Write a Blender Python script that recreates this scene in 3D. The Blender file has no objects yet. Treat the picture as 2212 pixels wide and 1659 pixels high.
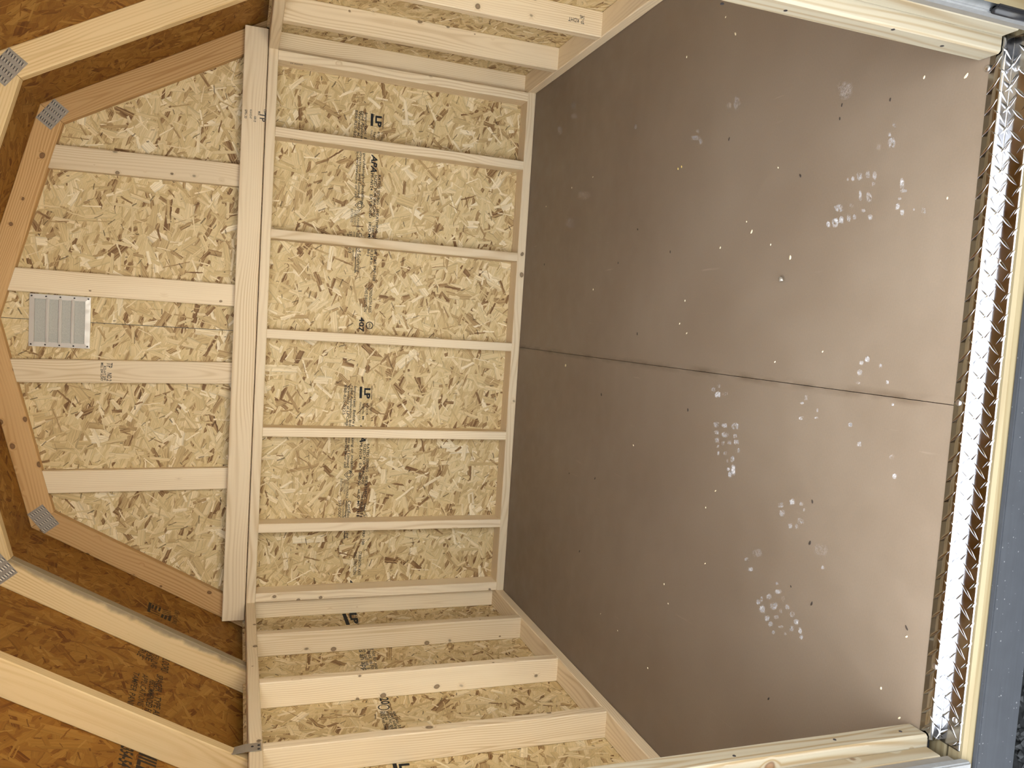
import bpy, bmesh, math, random
from mathutils import Vector, Matrix
random.seed(7)
V = Vector
C = bpy.context.scene.collection

# ------------------------------------------------------------------ camera
CAM = V((0.08640, -3.36120, 1.20540))
F = 1693.05                                   # focal length in pixels of a 2212-wide frame
RX = V((0.06473282, -0.32622614, -0.94307273))     # image right in the world (photo is turned on its side)
RY = V((-0.9953482, -0.08868449, -0.03764343))     # image down
RZ = V((-0.07135565, 0.9411225, -0.3304494))       # view direction
cam = bpy.data.cameras.new('camera'); cam.sensor_width = 36.0; cam.lens = 36.0 * F / 2212
cam.clip_start = 0.02
camo = bpy.data.objects.new('camera', cam); C.objects.link(camo)
camo.matrix_world = Matrix(((RX.x, -RY.x, -RZ.x, CAM.x), (RX.y, -RY.y, -RZ.y, CAM.y), (RX.z, -RY.z, -RZ.z, CAM.z), (0, 0, 0, 1)))
bpy.context.scene.camera = camo

# ------------------------------------------------------------------ world and exposure
sc = bpy.context.scene
sc.view_settings.view_transform = 'Standard'; sc.view_settings.look = 'None'
sc.view_settings.gamma = 1.0; sc.view_settings.use_curve_mapping = False
sc.view_settings.exposure = 2.95
if hasattr(sc, 'cycles'): sc.cycles.max_bounces = 6; sc.cycles.diffuse_bounces = 3; sc.cycles.caustics_reflective = False
w = bpy.data.worlds.new('overcast_sky'); sc.world = w; w.use_nodes = True
bg = w.node_tree.nodes['Background']
bg.inputs[0].default_value = (0.90, 0.95, 1.0, 1); bg.inputs[1].default_value = 1.0
# sun stands behind the shed: the doorway is in shade, the ground further out is lit
sun = bpy.data.lights.new('sun', 'SUN'); sun.energy = 15.0; sun.angle = math.radians(.6); sun.color = (1.0, .94, .84)
suno = bpy.data.objects.new('sun', sun); C.objects.link(suno)
suno.rotation_euler = V((-.25, -.62, -.74)).to_track_quat('-Z', 'Y').to_euler(); suno.location = (1, 3, 6)

# ------------------------------------------------------------------ dimensions (metres); Y=0 is the inner face of the back framing
HW = 1.1303            # half width between stud faces
H = 1.1376             # top of the wall plates
T, D = 0.038, 0.089    # two-by-four
FRONT = -2.372         # outer face of the front framing
def px(x, y, ax, val):
    r = RX * ((x - 1106) / F) + RY * ((y - 829.5) / F) + RZ
    t = (val - CAM[ax]) / r[ax]
    return CAM + r * t

# ------------------------------------------------------------------ node helper
class NB:
    def __init__(s, name):
        s.m = bpy.data.materials.new(name); s.m.use_nodes = True
        s.t = s.m.node_tree; s.t.nodes.clear()
        s.out = s.t.nodes.new('ShaderNodeOutputMaterial')
    def n(s, typ, **kw):
        nd = s.t.nodes.new('ShaderNode' + typ)
        for k, v in kw.items(): setattr(nd, k, v)
        return nd
    def put(s, sock, v):
        if isinstance(v, bpy.types.NodeSocket): s.t.links.new(v, sock)
        elif v is not None: sock.default_value = v
    def math(s, op, a, b=None, c=None, clamp=False):
        nd = s.n('Math', operation=op, use_clamp=clamp)
        s.put(nd.inputs[0], a); s.put(nd.inputs[1], b); s.put(nd.inputs[2], c); return nd.outputs[0]
    def vm(s, op, a, b=None):
        nd = s.n('VectorMath', operation=op); s.put(nd.inputs[0], a)
        if op == 'SCALE': s.put(nd.inputs[3], b)
        else: s.put(nd.inputs[1], b)
        return nd.outputs[1] if op in ('LENGTH', 'DISTANCE') else nd.outputs[0]
    def comb(s, x=0., y=0., z=0.):
        nd = s.n('CombineXYZ'); s.put(nd.inputs[0], x); s.put(nd.inputs[1], y); s.put(nd.inputs[2], z); return nd.outputs[0]
    def sep(s, v):
        nd = s.n('SeparateXYZ'); s.put(nd.inputs[0], v); return nd.outputs
    def mixf(s, f, a, b):
        nd = s.n('Mix', data_type='FLOAT'); s.put(nd.inputs[0], f); s.put(nd.inputs[2], a); s.put(nd.inputs[3], b); return nd.outputs[0]
    def mixv(s, f, a, b):
        nd = s.n('Mix', data_type='VECTOR'); s.put(nd.inputs[0], f); s.put(nd.inputs[4], a); s.put(nd.inputs[5], b); return nd.outputs[1]
    def mixc(s, f, a, b, mode='MIX'):
        nd = s.n('Mix', data_type='RGBA', blend_type=mode); s.put(nd.inputs[0], f); s.put(nd.inputs[6], a); s.put(nd.inputs[7], b); return nd.outputs[2]
    def noise(s, v, scale=1., detail=2., rough=.5, dim='3D'):
        nd = s.n('TexNoise', noise_dimensions=dim); s.put(nd.inputs['Vector'], v); s.put(nd.inputs['Scale'], scale)
        s.put(nd.inputs['Detail'], detail); s.put(nd.inputs['Roughness'], rough); return nd.outputs[0]
    def rng(s, v, a, b, c=0., d=1., smooth=False):
        nd = s.n('MapRange', interpolation_type='SMOOTHSTEP' if smooth else 'LINEAR')
        s.put(nd.inputs[0], v); s.put(nd.inputs[1], a); s.put(nd.inputs[2], b); s.put(nd.inputs[3], c); s.put(nd.inputs[4], d); return nd.outputs[0]
    def ramp(s, v, stops, mode='LINEAR'):
        nd = s.n('ValToRGB'); r = nd.color_ramp; r.interpolation = mode
        while len(r.elements) < len(stops): r.elements.new(.5)
        for e, (p, c) in zip(r.elements, stops): e.position = p; e.color = (*c, 1)
        s.put(nd.inputs[0], v); return nd.outputs[0]
    def bsdf(s, col, rough=.6, metal=0., spec=.4, bump=None, bstr=.3, bdist=.001):
        b = s.n('BsdfPrincipled'); s.put(b.inputs['Base Color'], col if isinstance(col, bpy.types.NodeSocket) else (*col, 1))
        s.put(b.inputs['Roughness'], rough); s.put(b.inputs['Metallic'], metal); s.put(b.inputs['Specular IOR Level'], spec)
        if bump is not None:
            bn = s.n('Bump'); s.put(bn.inputs['Strength'], bstr); s.put(bn.inputs['Distance'], bdist); s.put(bn.inputs['Height'], bump)
            s.t.links.new(bn.outputs[0], b.inputs['Normal'])
        s.t.links.new(b.outputs[0], s.out.inputs[0]); return s.m
def lin(r, g, b):
    f = lambda c: ((c / 255 + .055) / 1.055) ** 2.4 if c > 10 else c / 255 / 12.92
    return (f(r), f(g), f(b))
def mulc(c, k): return tuple(min(1, x * k) for x in c)

# ------------------------------------------------------------------ materials
def mat_lumber(name, early, late, knot, ringw=.0075, contrast=.85, knots=1.0, stain=False):
    b = NB(name)
    tc = b.n('TexCoord').outputs['Object']; oi = b.n('ObjectInfo').outputs['Random']
    wn = b.n('TexWhiteNoise', noise_dimensions='1D'); b.put(wn.inputs['W'], oi)
    r1, r2, r3 = b.sep(wn.outputs['Color'])
    off = b.comb(b.math('MULTIPLY', oi, 83.), b.math('MULTIPLY', r1, 41.), b.math('MULTIPLY', r2, 57.))
    p = b.vm('ADD', tc, off)
    # knots: points scattered through the timber
    kq = b.vm('MULTIPLY', p, (10.5, 13., 13.))
    wk = b.n('TexWhiteNoise', noise_dimensions='3D'); b.put(wk.inputs['Vector'], b.vm('FLOOR', kq))
    kdv = b.vm('SUBTRACT', b.vm('SUBTRACT', b.vm('FRACTION', kq), (.5, .5, .5)), b.vm('SCALE', b.vm('SUBTRACT', wk.outputs['Color'], (.5, .5, .5)), .42))
    kdv = b.vm('LENGTH', kdv)
    warp = b.noise(p, 60., 0.)
    dist = b.math('ADD', b.math('DIVIDE', kdv, 12.), b.math('MULTIPLY', b.math('SUBTRACT', warp, .5), .005))
    ksz = b.rng(wk.outputs['Value'], 0., 1., .0004, .0105 * knots)
    core = b.rng(b.math('DIVIDE', dist, ksz), .75, 1.15, 1., 0., True)
    rim = b.rng(b.math('ABSOLUTE', b.math('SUBTRACT', b.math('DIVIDE', dist, ksz), .95)), 0., .35, 1., 0., True)
    halo = b.rng(b.math('DIVIDE', dist, ksz), .8, 2.3, 1., 0., True)
    # growth rings around a pith that lies outside or near the board
    x, y, z = b.sep(tc)
    slow = b.noise(b.vm('MULTIPLY', p, (1.1, 4., 4.)), 1.6, 1.)
    yy = b.math('ADD', y, b.math('MULTIPLY', b.math('SUBTRACT', r1, .5), .16))
    zz = b.math('ADD', z, b.math('ADD', b.math('MULTIPLY', r2, .07), .004))
    rad = b.math('SQRT', b.math('ADD', b.math('MULTIPLY', yy, yy), b.math('MULTIPLY', zz, zz)))
    rad = b.math('ADD', rad, b.math('MULTIPLY', slow, .05))
    rad = b.math('ADD', rad, b.math('MULTIPLY', halo, .009))
    ph = b.math('MULTIPLY', rad, 2 * math.pi / ringw)
    s = b.math('ADD', b.math('MULTIPLY', b.math('SINE', ph), .5), .5)
    s = b.math('POWER', s, 2.2)
    fib = b.noise(b.vm('MULTIPLY', p, (5., 320., 320.)), 1., 1.)
    fib2 = b.noise(b.vm('MULTIPLY', p, (1.2, 26., 26.)), 1., 1.)
    amp = b.rng(slow, .35, .65, .25, 1.)
    f = b.math('MULTIPLY', b.math('MULTIPLY', s, contrast), amp)
    f = b.math('ADD', f, b.math('MULTIPLY', b.math('SUBTRACT', fib, .5), .5))
    f = b.math('ADD', f, b.math('MULTIPLY', b.math('SUBTRACT', fib2, .5), .55), clamp=True)
    col = b.mixc(f, (*early, 1), (*late, 1))
    col = b.mixc(b.math('MULTIPLY', halo, .35), col, (*late, 1))
    col = b.mixc(b.math('MULTIPLY', core, .72), col, (*knot, 1))
    col = b.mixc(b.math('MULTIPLY', rim, .6), col, (*mulc(knot, .5), 1))
    if stain:        # grey mould and bark along one arris
        e_ = b.rng(b.math('ADD', y, b.math('MULTIPLY', b.math('SUBTRACT', b.noise(p, 22., 3.), .5), .03)), -.040, -.022, .75, 0., True)
        col = b.mixc(e_, col, (.17, .14, .095, 1))
    # boards differ a little in tone
    tone = b.rng(r3, 0., 1., .88, 1.1)
    col = b.mixc(1., col, b.comb(tone, b.math('POWER', tone, 1.1), b.math('POWER', tone, 1.25)), 'MULTIPLY')
    return b.bsdf(col, .62, spec=.25)

def strand_cell(b, p, cell, i, chain=None):
    """one strand per cell of a turned grid: along and across its grain (in cells), and random numbers"""
    off = (i * 17.31 + 3.3, i * 9.77 + 1.1, 0.)
    if chain is not None:        # tiny chained offset: keeps the layers evaluated one after another
        nd = b.n('VectorMath', operation='MULTIPLY_ADD'); b.put(nd.inputs[0], chain); b.put(nd.inputs[1], (1e-6, 1e-6, 0.)); b.put(nd.inputs[2], off); off = nd.outputs[0]
    nd = b.n('VectorMath', operation='MULTIPLY_ADD'); b.put(nd.inputs[0], p); b.put(nd.inputs[1], (1 / cell, 1 / cell, 0.)); b.put(nd.inputs[2], off); q = nd.outputs[0]
    wn = b.n('TexWhiteNoise', noise_dimensions='2D'); b.put(wn.inputs['Vector'], b.vm('FLOOR', q))
    rgb = wn.outputs['Color']
    nd = b.n('VectorMath', operation='MULTIPLY_ADD'); b.put(nd.inputs[0], rgb); b.put(nd.inputs[1], (.3, .3, 0.)); b.put(nd.inputs[2], (.35, .35, 0.))
    d = b.vm('SUBTRACT', b.vm('FRACTION', q), nd.outputs[0])
    nd = b.n('VectorMath', operation='MULTIPLY_ADD'); b.put(nd.inputs[0], rgb); b.put(nd.inputs[1], (2., 2., 0.)); b.put(nd.inputs[2], (-1., -1., 0.))
    u = b.vm('NORMALIZE', nd.outputs[0])
    dot = lambda v: (lambda n_: (b.put(n_.inputs[0], d), b.put(n_.inputs[1], v), n_.outputs[1])[2])(b.n('VectorMath', operation='DOT_PRODUCT'))
    return dot(u), dot(b.vm('CROSS_PRODUCT', u, (0., 0., 1.))), b.sep(rgb)[2], wn.outputs['Value']
def mat_osb(name, stops, fibre=.45, dark=(.06, .03, .012), fl=1.0, gloss=.6, jit=1.0):
    b = NB(name)
    tc = b.n('TexCoord').outputs['Object']; oi = b.n('ObjectInfo').outputs['Random']
    nd = b.n('VectorMath', operation='MULTIPLY_ADD'); b.put(nd.inputs[0], b.comb(oi, oi, 0.)); b.put(nd.inputs[1], (37., 71., 0.)); b.put(nd.inputs[2], b.vm('MULTIPLY', tc, (1., 1., 0.)))
    p = nd.outputs[0]
    # slightly ragged strand edges
    rg = b.n('TexNoise', noise_dimensions='2D'); b.put(rg.inputs['Vector'], p); b.put(rg.inputs['Scale'], 60.); b.put(rg.inputs['Detail'], 1.)
    p = b.vm('ADD', p, b.vm('SCALE', b.vm('SUBTRACT', rg.outputs['Color'], (.5, .5, .5)), .0042))
    turned = []
    for an in (.35, 1.0):
        rt = b.n('VectorRotate', rotation_type='Z_AXIS'); b.put(rt.inputs['Vector'], p); b.put(rt.inputs['Angle'], an); turned.append(rt.outputs[0])
    v0 = b.n('TexVoronoi', feature='F1', voronoi_dimensions='2D'); b.put(v0.inputs['Vector'], b.vm('MULTIPLY', turned[0], (22. / fl, 75. / fl, 0.))); b.put(v0.inputs['Scale'], 1.)
    tone = b.math('MULTIPLY', b.sep(v0.outputs['Color'])[0], .8); vec = b.vm('MULTIPLY', turned[0], (10., 10., 0.))
    # cell, half length, half width (both in cells)
    layers = [(.10, .62, .14), (.12, .62, .11), (.08, .62, .11), (.14, .62, .09), (.06, .62, .09), (.16, .56, .10), (.10, .64, .05), (.065, .64, .034)]
    for i, (cell, L, W) in enumerate(layers):
        lx, ly, bl, val = strand_cell(b, turned[i % 2], cell * fl, i, vec if i else None)
        ew = b.math('DIVIDE', ly, b.math('MULTIPLY_ADD', bl, W * .95, W * .4))
        m = b.math('MULTIPLY', b.math('COMPARE', ew, 0., 1.), b.math('COMPARE', lx, 0., b.math('MULTIPLY_ADD', val, L * .7, L * (.3 if i != 5 else -.2))))
        h = b.math('FRACT', b.math('MULTIPLY', bl, 61.7))
        tone = b.mixf(m, tone, h)
        vec = b.mixv(m, vec, b.comb(lx, ly, ew))
    vx, vy, edge = b.sep(vec)
    fv = b.comb(b.math('MULTIPLY', vx, 1.4), b.math('MULTIPLY', vy, 36.), b.math('MULTIPLY', tone, 50.))
    fib = b.noise(fv, 1., 1.)
    t2 = b.math('MULTIPLY_ADD', fib, .4 * jit, b.math('SUBTRACT', tone, .2 * jit))
    col = b.ramp(t2, stops)
    k = b.math('MULTIPLY', b.math('MULTIPLY_ADD', fib, fibre, 1. - fibre * .5), b.rng(edge, .55, 1., 1., .72))  # one edge of each strand darkened, its thin shadow painted in
    col = b.mixc(1., col, b.comb(k, k, k), 'MULTIPLY')
    # thin dark splinters and gaps between strands
    lx, ly, bl, val = strand_cell(b, turned[0], .05, 11, col)
    m = b.math('MULTIPLY', b.math('COMPARE', lx, 0., b.math('MULTIPLY_ADD', val, .75, -.4)), b.math('COMPARE', ly, 0., b.math('MULTIPLY_ADD', bl, .04, .012)))
    col = b.mixc(b.math('MULTIPLY', m, .7), col, (*dark, 1))
    return b.bsdf(col, gloss, spec=.2)

def mat_plain(name, col, rough=.5, metal=0., spec=.4, nscale=0., namp=.15, bump=0., ramp=None):
    b = NB(name); c = b.n('RGB').outputs[0]; c.default_value = (*col, 1)
    h = None
    if nscale:
        tc = b.n('TexCoord').outputs['Object']; h = b.noise(tc, nscale, 4., .6)
        k = b.rng(h, .25, .75, 1 - namp, 1 + namp); c = b.mixc(1., c, b.comb(k, k, k), 'MULTIPLY')
        if metal: rough = b.rng(h, .3, .7, rough * .7, rough * 1.5)
    return b.bsdf(c, rough, metal, spec, h if bump else None, bump, .002)

LUM = mat_lumber('stud_lumber', (.84, .685, .46), (.66, .485, .275), (.16, .085, .04))
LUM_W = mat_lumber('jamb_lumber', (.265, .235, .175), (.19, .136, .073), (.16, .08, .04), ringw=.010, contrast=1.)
LUM_O = mat_lumber('roof_bounce_rafter_lumber', (.60, .37, .16), (.44, .235, .08), (.12, .05, .02), contrast=.85)  # orange bounce from the roof and the dimmer spot painted into the wood
LUM_Y = mat_lumber('yellow_rafter_lumber', (.70, .515, .27), (.54, .35, .145), (.15, .08, .035), contrast=.8, knots=.7)
LUM_S = mat_lumber('mould_stained_rafter_lumber', (.70, .515, .27), (.54, .35, .145), (.15, .08, .035), contrast=.8, knots=.9, stain=True)
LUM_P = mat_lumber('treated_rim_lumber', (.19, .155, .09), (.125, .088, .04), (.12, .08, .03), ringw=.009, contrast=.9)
OSB_W = mat_osb('siding_strand_board', [(0., (.2, .105, .042)), (.05, (.36, .22, .095)), (.15, (.54, .38, .18)), (.45, (.665, .505, .255)), (.8, (.735, .58, .33)), (1., (.86, .73, .50))])
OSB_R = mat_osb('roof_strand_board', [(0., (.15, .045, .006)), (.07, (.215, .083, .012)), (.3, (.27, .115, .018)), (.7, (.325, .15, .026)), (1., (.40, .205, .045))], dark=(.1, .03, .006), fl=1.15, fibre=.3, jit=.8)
INK = mat_plain('black_ink', (.012, .012, .013), .8, nscale=500., namp=.5)
INK_G = mat_plain('grey_ink', (.06, .055, .05), .8, nscale=500., namp=.5)
INK_D = mat_plain('roof_ink', (.035, .02, .01), .8, nscale=400., namp=.5)
ALU = mat_plain('tread_aluminium', (.42, .42, .435), .13, 1., nscale=30., namp=.2)
GALV = mat_plain('galvanised_steel', (.37, .33, .275), .5, .6, nscale=60., namp=.12)
VENT = mat_plain('vent_lit_aluminium', (.72, .67, .60), .5, .3, nscale=25., namp=.05)  # lightened against the screen, painting in the lit rib edges
VENT_P = mat_plain('vent_shaded_screen', (.47, .455, .395), .7, nscale=400., namp=.18)  # screen colour darkened, painting in the shade beside the ribs
BLACK = mat_plain('black_hinge', (.012, .012, .014), .35)
GREYP = mat_plain('grey_siding_paint', (.15, .138, .12), .6, nscale=60., namp=.08)
WHITEP = mat_plain('raw_trim_edge', (.17, .175, .18), .7, nscale=90., namp=.12)
def mat_specked():
    b = NB('dark_grey_specked_paint'); tc = b.n('TexCoord').outputs['Object']
    h = b.noise(tc, 30., 3.); streak = b.noise(b.vm('MULTIPLY', tc, (8., 160., 160.)), 1., 2.)
    k = b.math('ADD', .7, b.math('ADD', b.math('MULTIPLY', h, .3), b.math('MULTIPLY', streak, .3)))
    c = b.mixc(1., (.031, .034, .040, 1), b.comb(k, k, k), 'MULTIPLY')
    vo = b.n('TexVoronoi', feature='F1'); b.put(vo.inputs['Vector'], tc); b.put(vo.inputs['Scale'], 120.)
    sp = b.math('LESS_THAN', vo.outputs['Distance'], b.math('MULTIPLY', b.math('SUBTRACT', b.sep(vo.outputs['Color'])[0], .45), .34))
    return b.bsdf(b.mixc(b.math('MULTIPLY', sp, .7), c, (.16, .165, .17, 1)), .6, spec=.3)
DGREY = mat_specked()
PAINT = mat_plain('dark_grey_siding_paint', (.045, .049, .056), .6, nscale=40., namp=.1)
GRAVEL = mat_plain('dark_gravel', (.02, .021, .022), .85, nscale=90., namp=.6, bump=.5)
CHIP = mat_plain('pale_wood_chip', (.72, .62, .42), .7)
BIT = mat_plain('dark_bark_bit', (.035, .024, .017), .8)
STEEL = mat_plain('screw_steel', (.6, .6, .62), .3, 1.)
TOOTH = mat_plain('glint_painted_tooth', (.66, .6, .5), .4, .3)  # highlights on the teeth painted in as a pale base colour
NAIL = mat_plain('dark_nail', (.05, .045, .05), .5, .6)

def mat_floor():
    b = NB('brown_floor_coating')
    tc = b.n('TexCoord').outputs['Object']; x, y, z = b.sep(tc)
    big = b.noise(tc, 1.7, 3.); mid = b.noise(tc, 14., 4.); fine = b.noise(tc, 260., 3.)
    col = b.mixc(b.rng(big, .3, .7, 0., 1.), (.178, .132, .092, 1), (.217, .168, .122, 1))
    k = b.math('ADD', .86, b.math('ADD', b.math('MULTIPLY', mid, .16), b.math('MULTIPLY', fine, .12)))
    line = b.math('SINE', b.math('MULTIPLY', y, 2 * math.pi / .0024))
    k = b.math('MULTIPLY', k, b.math('ADD', 1., b.math('MULTIPLY', line, .018)))
    col = b.mixc(1., col, b.comb(k, k, k), 'MULTIPLY')
    # scuff scratches
    sc1 = b.noise(b.vm('MULTIPLY', tc, (70., 5., 1.)), 1., 2.); sc2 = b.noise(tc, 3., 2.)
    scr = b.math('MULTIPLY', b.rng(sc1, .70, .78, 0., 1.), b.rng(sc2, .5, .7, 0., .35))
    col = b.mixc(scr, col, (.4, .33, .26, 1))
    # brown grime along the sheet joint
    gr = b.math('MULTIPLY', b.rng(b.math('ABSOLUTE', x), 0., .016, 1., 0.), b.rng(b.noise(b.vm('MULTIPLY', tc, (30., 9., 1.)), 1., 3.), .4, .65, .0, .75))
    col = b.mixc(gr, col, (.085, .055, .03, 1))
    return b.bsdf(col, b.rng(mid, .3, .7, .42, .6), spec=.32, bump=b.math('ADD', b.math('MULTIPLY', line, .4), fine), bstr=.12, bdist=.0006)
FLOOR = mat_floor()
def mat_dust():
    b = NB('chalky_dust'); tc = b.n('TexCoord').outputs['Object']
    n1 = b.noise(tc, 170., 4., .7); n2 = b.noise(tc, 40., 2.)
    at = b.n('Attribute', attribute_name='fade'); 
    a = b.math('MULTIPLY', b.rng(b.math('ADD', n1, b.math('MULTIPLY', n2, .6)), .66, .98, 0., .85), at.outputs['Fac'], clamp=True)
    d = b.n('BsdfDiffuse'); d.inputs[0].default_value = (.62, .6, .6, 1); t = b.n('BsdfTransparent'); mx = b.n('MixShader')
    b.put(mx.inputs[0], a); b.t.links.new(t.outputs[0], mx.inputs[1]); b.t.links.new(d.outputs[0], mx.inputs[2]); b.t.links.new(mx.outputs[0], b.out.inputs[0])
    return b.m
DUST = mat_dust()

# ------------------------------------------------------------------ object helpers
def link(name, mesh, mat, parent=None, mw=None):
    o = bpy.data.objects.new(name, mesh); C.objects.link(o)
    if mat is not None and mesh is not None and not mesh.materials: mesh.materials.append(mat)
    mw = mw or Matrix.Identity(4)
    if parent is not None:
        o.parent = parent; o.matrix_basis = WM[parent.name].inverted() @ mw
    else: o.matrix_basis = mw
    WM[o.name] = mw
    return o
WM = {}
def empty(name, loc=(0, 0, 0), parent=None):
    return link(name, None, None, parent, Matrix.Translation(loc))
def tag(o, label=None, cat=None, group=None, kind=None):
    if label: o['label'] = label
    if cat: o['category'] = cat
    if group: o['group'] = group
    if kind: o['kind'] = kind
    return o
def frame(o, x, y):
    x = V(x).normalized(); z = x.cross(V(y)).normalized(); y = z.cross(x)
    o = V(o)
    return Matrix(((x.x, y.x, z.x, o.x), (x.y, y.y, z.y, o.y), (x.z, y.z, z.z, o.z), (0, 0, 0, 1)))
def mesh_of(bm, name, smooth=False):
    bmesh.ops.recalc_face_normals(bm, faces=bm.faces)
    me = bpy.data.meshes.new(name); bm.to_mesh(me); bm.free()
    if smooth:
        for p in me.polygons: p.use_smooth = True
    return me
def pyd(name, vs, fs, smooth=False):
    me = bpy.data.meshes.new(name); me.from_pydata([tuple(v) for v in vs], [], fs); me.update()
    if smooth:
        for p in me.polygons: p.use_smooth = True
    return me
def board(name, parent, p0, p1, wdir, mat, w_=D, t_=T, cut0=None, cut1=None, c=.0028):
    """two-by-four from p0 to p1 (centre line); wdir is the direction of the wide side; cut = normals of angled end cuts"""
    p0, p1 = V(p0), V(p1); mw = frame(p0, p1 - p0, wdir); L = (p1 - p0).length
    a, b_ = w_ / 2, t_ / 2; c = min(c, a * .5, b_ * .5)
    sec = [(-a + c, -b_), (a - c, -b_), (a, -b_ + c), (a, b_ - c), (a - c, b_), (-a + c, b_), (-a, b_ - c), (-a, -b_ + c)]
    R3 = mw.to_3x3().inverted(); vs = []
    for x0, cut in ((0, cut0), (L, cut1)):
        n = R3 @ V(cut) if cut is not None else V((1, 0, 0))
        for (y, z) in sec: vs.append((x0 - (n.y * y + n.z * z) / n.x, y, z))
    fs = [[i, (i + 1) % 8, 8 + (i + 1) % 8, 8 + i] for i in range(8)] + [list(range(7, -1, -1)), list(range(8, 16))]
    return link(name, pyd(name, vs, fs), mat, parent, mw)
def slab(name, parent, poly, mw, th, mat):
    """flat sheet: polygon in the local XY plane (front face at z=0), th thick behind it"""
    n = len(poly)
    vs = [(x, y, 0) for x, y in poly] + [(x, y, -th) for x, y in poly]
    fs = [list(range(n)), list(range(2 * n - 1, n - 1, -1))] + [[i, i + n, (i + 1) % n + n, (i + 1) % n] for i in range(n)]
    me = pyd(name, vs, fs)
    if name == 'siding_panel':           # painted on the weather side
        me.materials.append(mat); me.materials.append(PAINT); me.polygons[1].material_index = 1
    return link(name, me, mat, parent, mw)
def box(name, parent, lo, hi, mat, bev=0.):
    lo, hi = V(lo), V(hi); ctr = (lo + hi) / 2; bm = bmesh.new(); bmesh.ops.create_cube(bm, size=1)
    for v in bm.verts: v.co = V((v.co.x * (hi - lo).x, v.co.y * (hi - lo).y, v.co.z * (hi - lo).z))
    if bev: bmesh.ops.bevel(bm, geom=bm.edges[:], offset=bev, segments=2, affect='EDGES')
    return link(name, mesh_of(bm, name), mat, parent, Matrix.Translation(ctr))
FONT_CACHE = {}
def text_mesh(s, bold=0., shear=0.):
    k = (s, bold, shear)
    if k not in FONT_CACHE:
        cu = bpy.data.curves.new('lettering', 'FONT'); cu.body = s; cu.resolution_u = 2; cu.offset = bold; cu.shear = shear
        o = bpy.data.objects.new('lettering', cu); C.objects.link(o)
        me = bpy.data.meshes.new_from_object(o.evaluated_get(bpy.context.evaluated_depsgraph_get()))
        bpy.data.objects.remove(o); bpy.data.curves.remove(cu)
        FONT_CACHE[k] = (me, max((v.co.x for v in me.vertices), default=1), max((v.co.y for v in me.vertices), default=1))
    return FONT_CACHE[k]
def text(parent, s, a, b_, up, h, mat=INK, bold=0., shear=0., name='printed_text', lift=.0006):
    """lettering from a to b_ (world), letter height h, tops towards up"""
    a, b_ = V(a), V(b_); me0, wx, hy = text_mesh(s, bold, shear); me = me0.copy(); me.materials.clear()
    m = frame(a, b_ - a, up); sx = (b_ - a).length / wx; sy = h / hy
    n = m.to_3x3().col[2]
    for v in me.vertices: v.co = V((v.co.x * sx, v.co.y * sy, 0))
    m = Matrix.Translation(n * lift) @ m
    return link(name, me, mat, parent, m)
def ribbon(parent, a, b_, wdt, up, mat=INK, name='printed_line', lift=.0006):
    a, b_ = V(a), V(b_); m = frame(a, b_ - a, up); L = (b_ - a).length; n = m.to_3x3().col[2]
    return link(name, pyd(name, [(0, -wdt / 2, 0), (L, -wdt / 2, 0), (L, wdt / 2, 0), (0, wdt / 2, 0)], [(0, 1, 2, 3)]), mat, parent, Matrix.Translation(n * lift) @ m)
def ring_mark(parent, ctr, x, y, r, wdt, mat=INK, seg=20, name='printed_mark', sq=False):
    m = frame(ctr, x, y); vs = []; fs = []
    for i in range(seg):
        an = 2 * math.pi * i / seg; vs += [((r) * math.cos(an), r * math.sin(an), .0006), ((r - wdt) * math.cos(an), (r - wdt) * math.sin(an), .0006)]
    for i in range(seg): j = (i + 1) % seg; fs.append((2 * i, 2 * j, 2 * j + 1, 2 * i + 1))
    return link(name, pyd(name, vs, fs), mat, parent, m)

# ================================================================== the setting
# ------------------------------------------------------------------ gambrel profile (inner faces of the rafters)
EI, JI, PI_ = V((1.157, 0, H)), V((.745, 0, 1.862)), V((0, 0, 2.06))
def nrm(a, b_):
    d = (b_ - a).normalized(); return V((-d.z, 0, d.x)) if False else V((abs(d.z), 0, abs(d.x)))
N1, N2 = nrm(EI, JI), nrm(JI, PI_)
def off_joint(k): return JI + (N1 + N2) * (k / (1 + N1.dot(N2)))
def off_peak(k): return V((0, 0, PI_.z + k / N2.z))
def off_eave(k, z=H):
    d = (JI - EI).normalized(); p = EI + N1 * k; return p + d * ((z - p.z) / d.z)
OJ, OP = off_joint(D), off_peak(D)

# ------------------------------------------------------------------ back wall
wb = tag(empty('wall_back', (0, 0, 0)), 'back wall of strand board siding with pale two-by-four studs', 'wall', kind='structure')
SB = .089
pan = {}
for s in (1, -1):
    pts = [(s * .0012, -.06), (s * 1.229, -.06), (s * 1.229, 1.19), (s * off_eave(D, 1.19).x * .985, 1.19), (s * OJ.x, OJ.z), (s * .0012, OP.z)]
    if s < 0: pts.reverse()
    pan[s] = slab('siding_panel', wb, pts, frame((0, SB, 0), (1, 0, 0), (0, 0, 1)), .0095, OSB_W)
box('light_stop_batten', wb, (-.03, SB + .0096, -.06), (.03, SB + .02, 2.1), GREYP)  # unseen strip added outside to stop sky leaking through the seam
board('bottom_plate', wb, (-HW, D / 2, T / 2), (HW, D / 2, T / 2), (0, 1, 0), LUM)
board('top_plate', wb, (-HW, D / 2, H - T / 2), (HW, D / 2, H - T / 2), (0, 1, 0), LUM)
for x in [HW - T / 2] + [.811 - .4064 * k for k in range(5)] + [-HW + T / 2]:
    board('stud', wb, (x, D / 2, T), (x, D / 2, H - T), (0, 1, 0), LUM)
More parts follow.
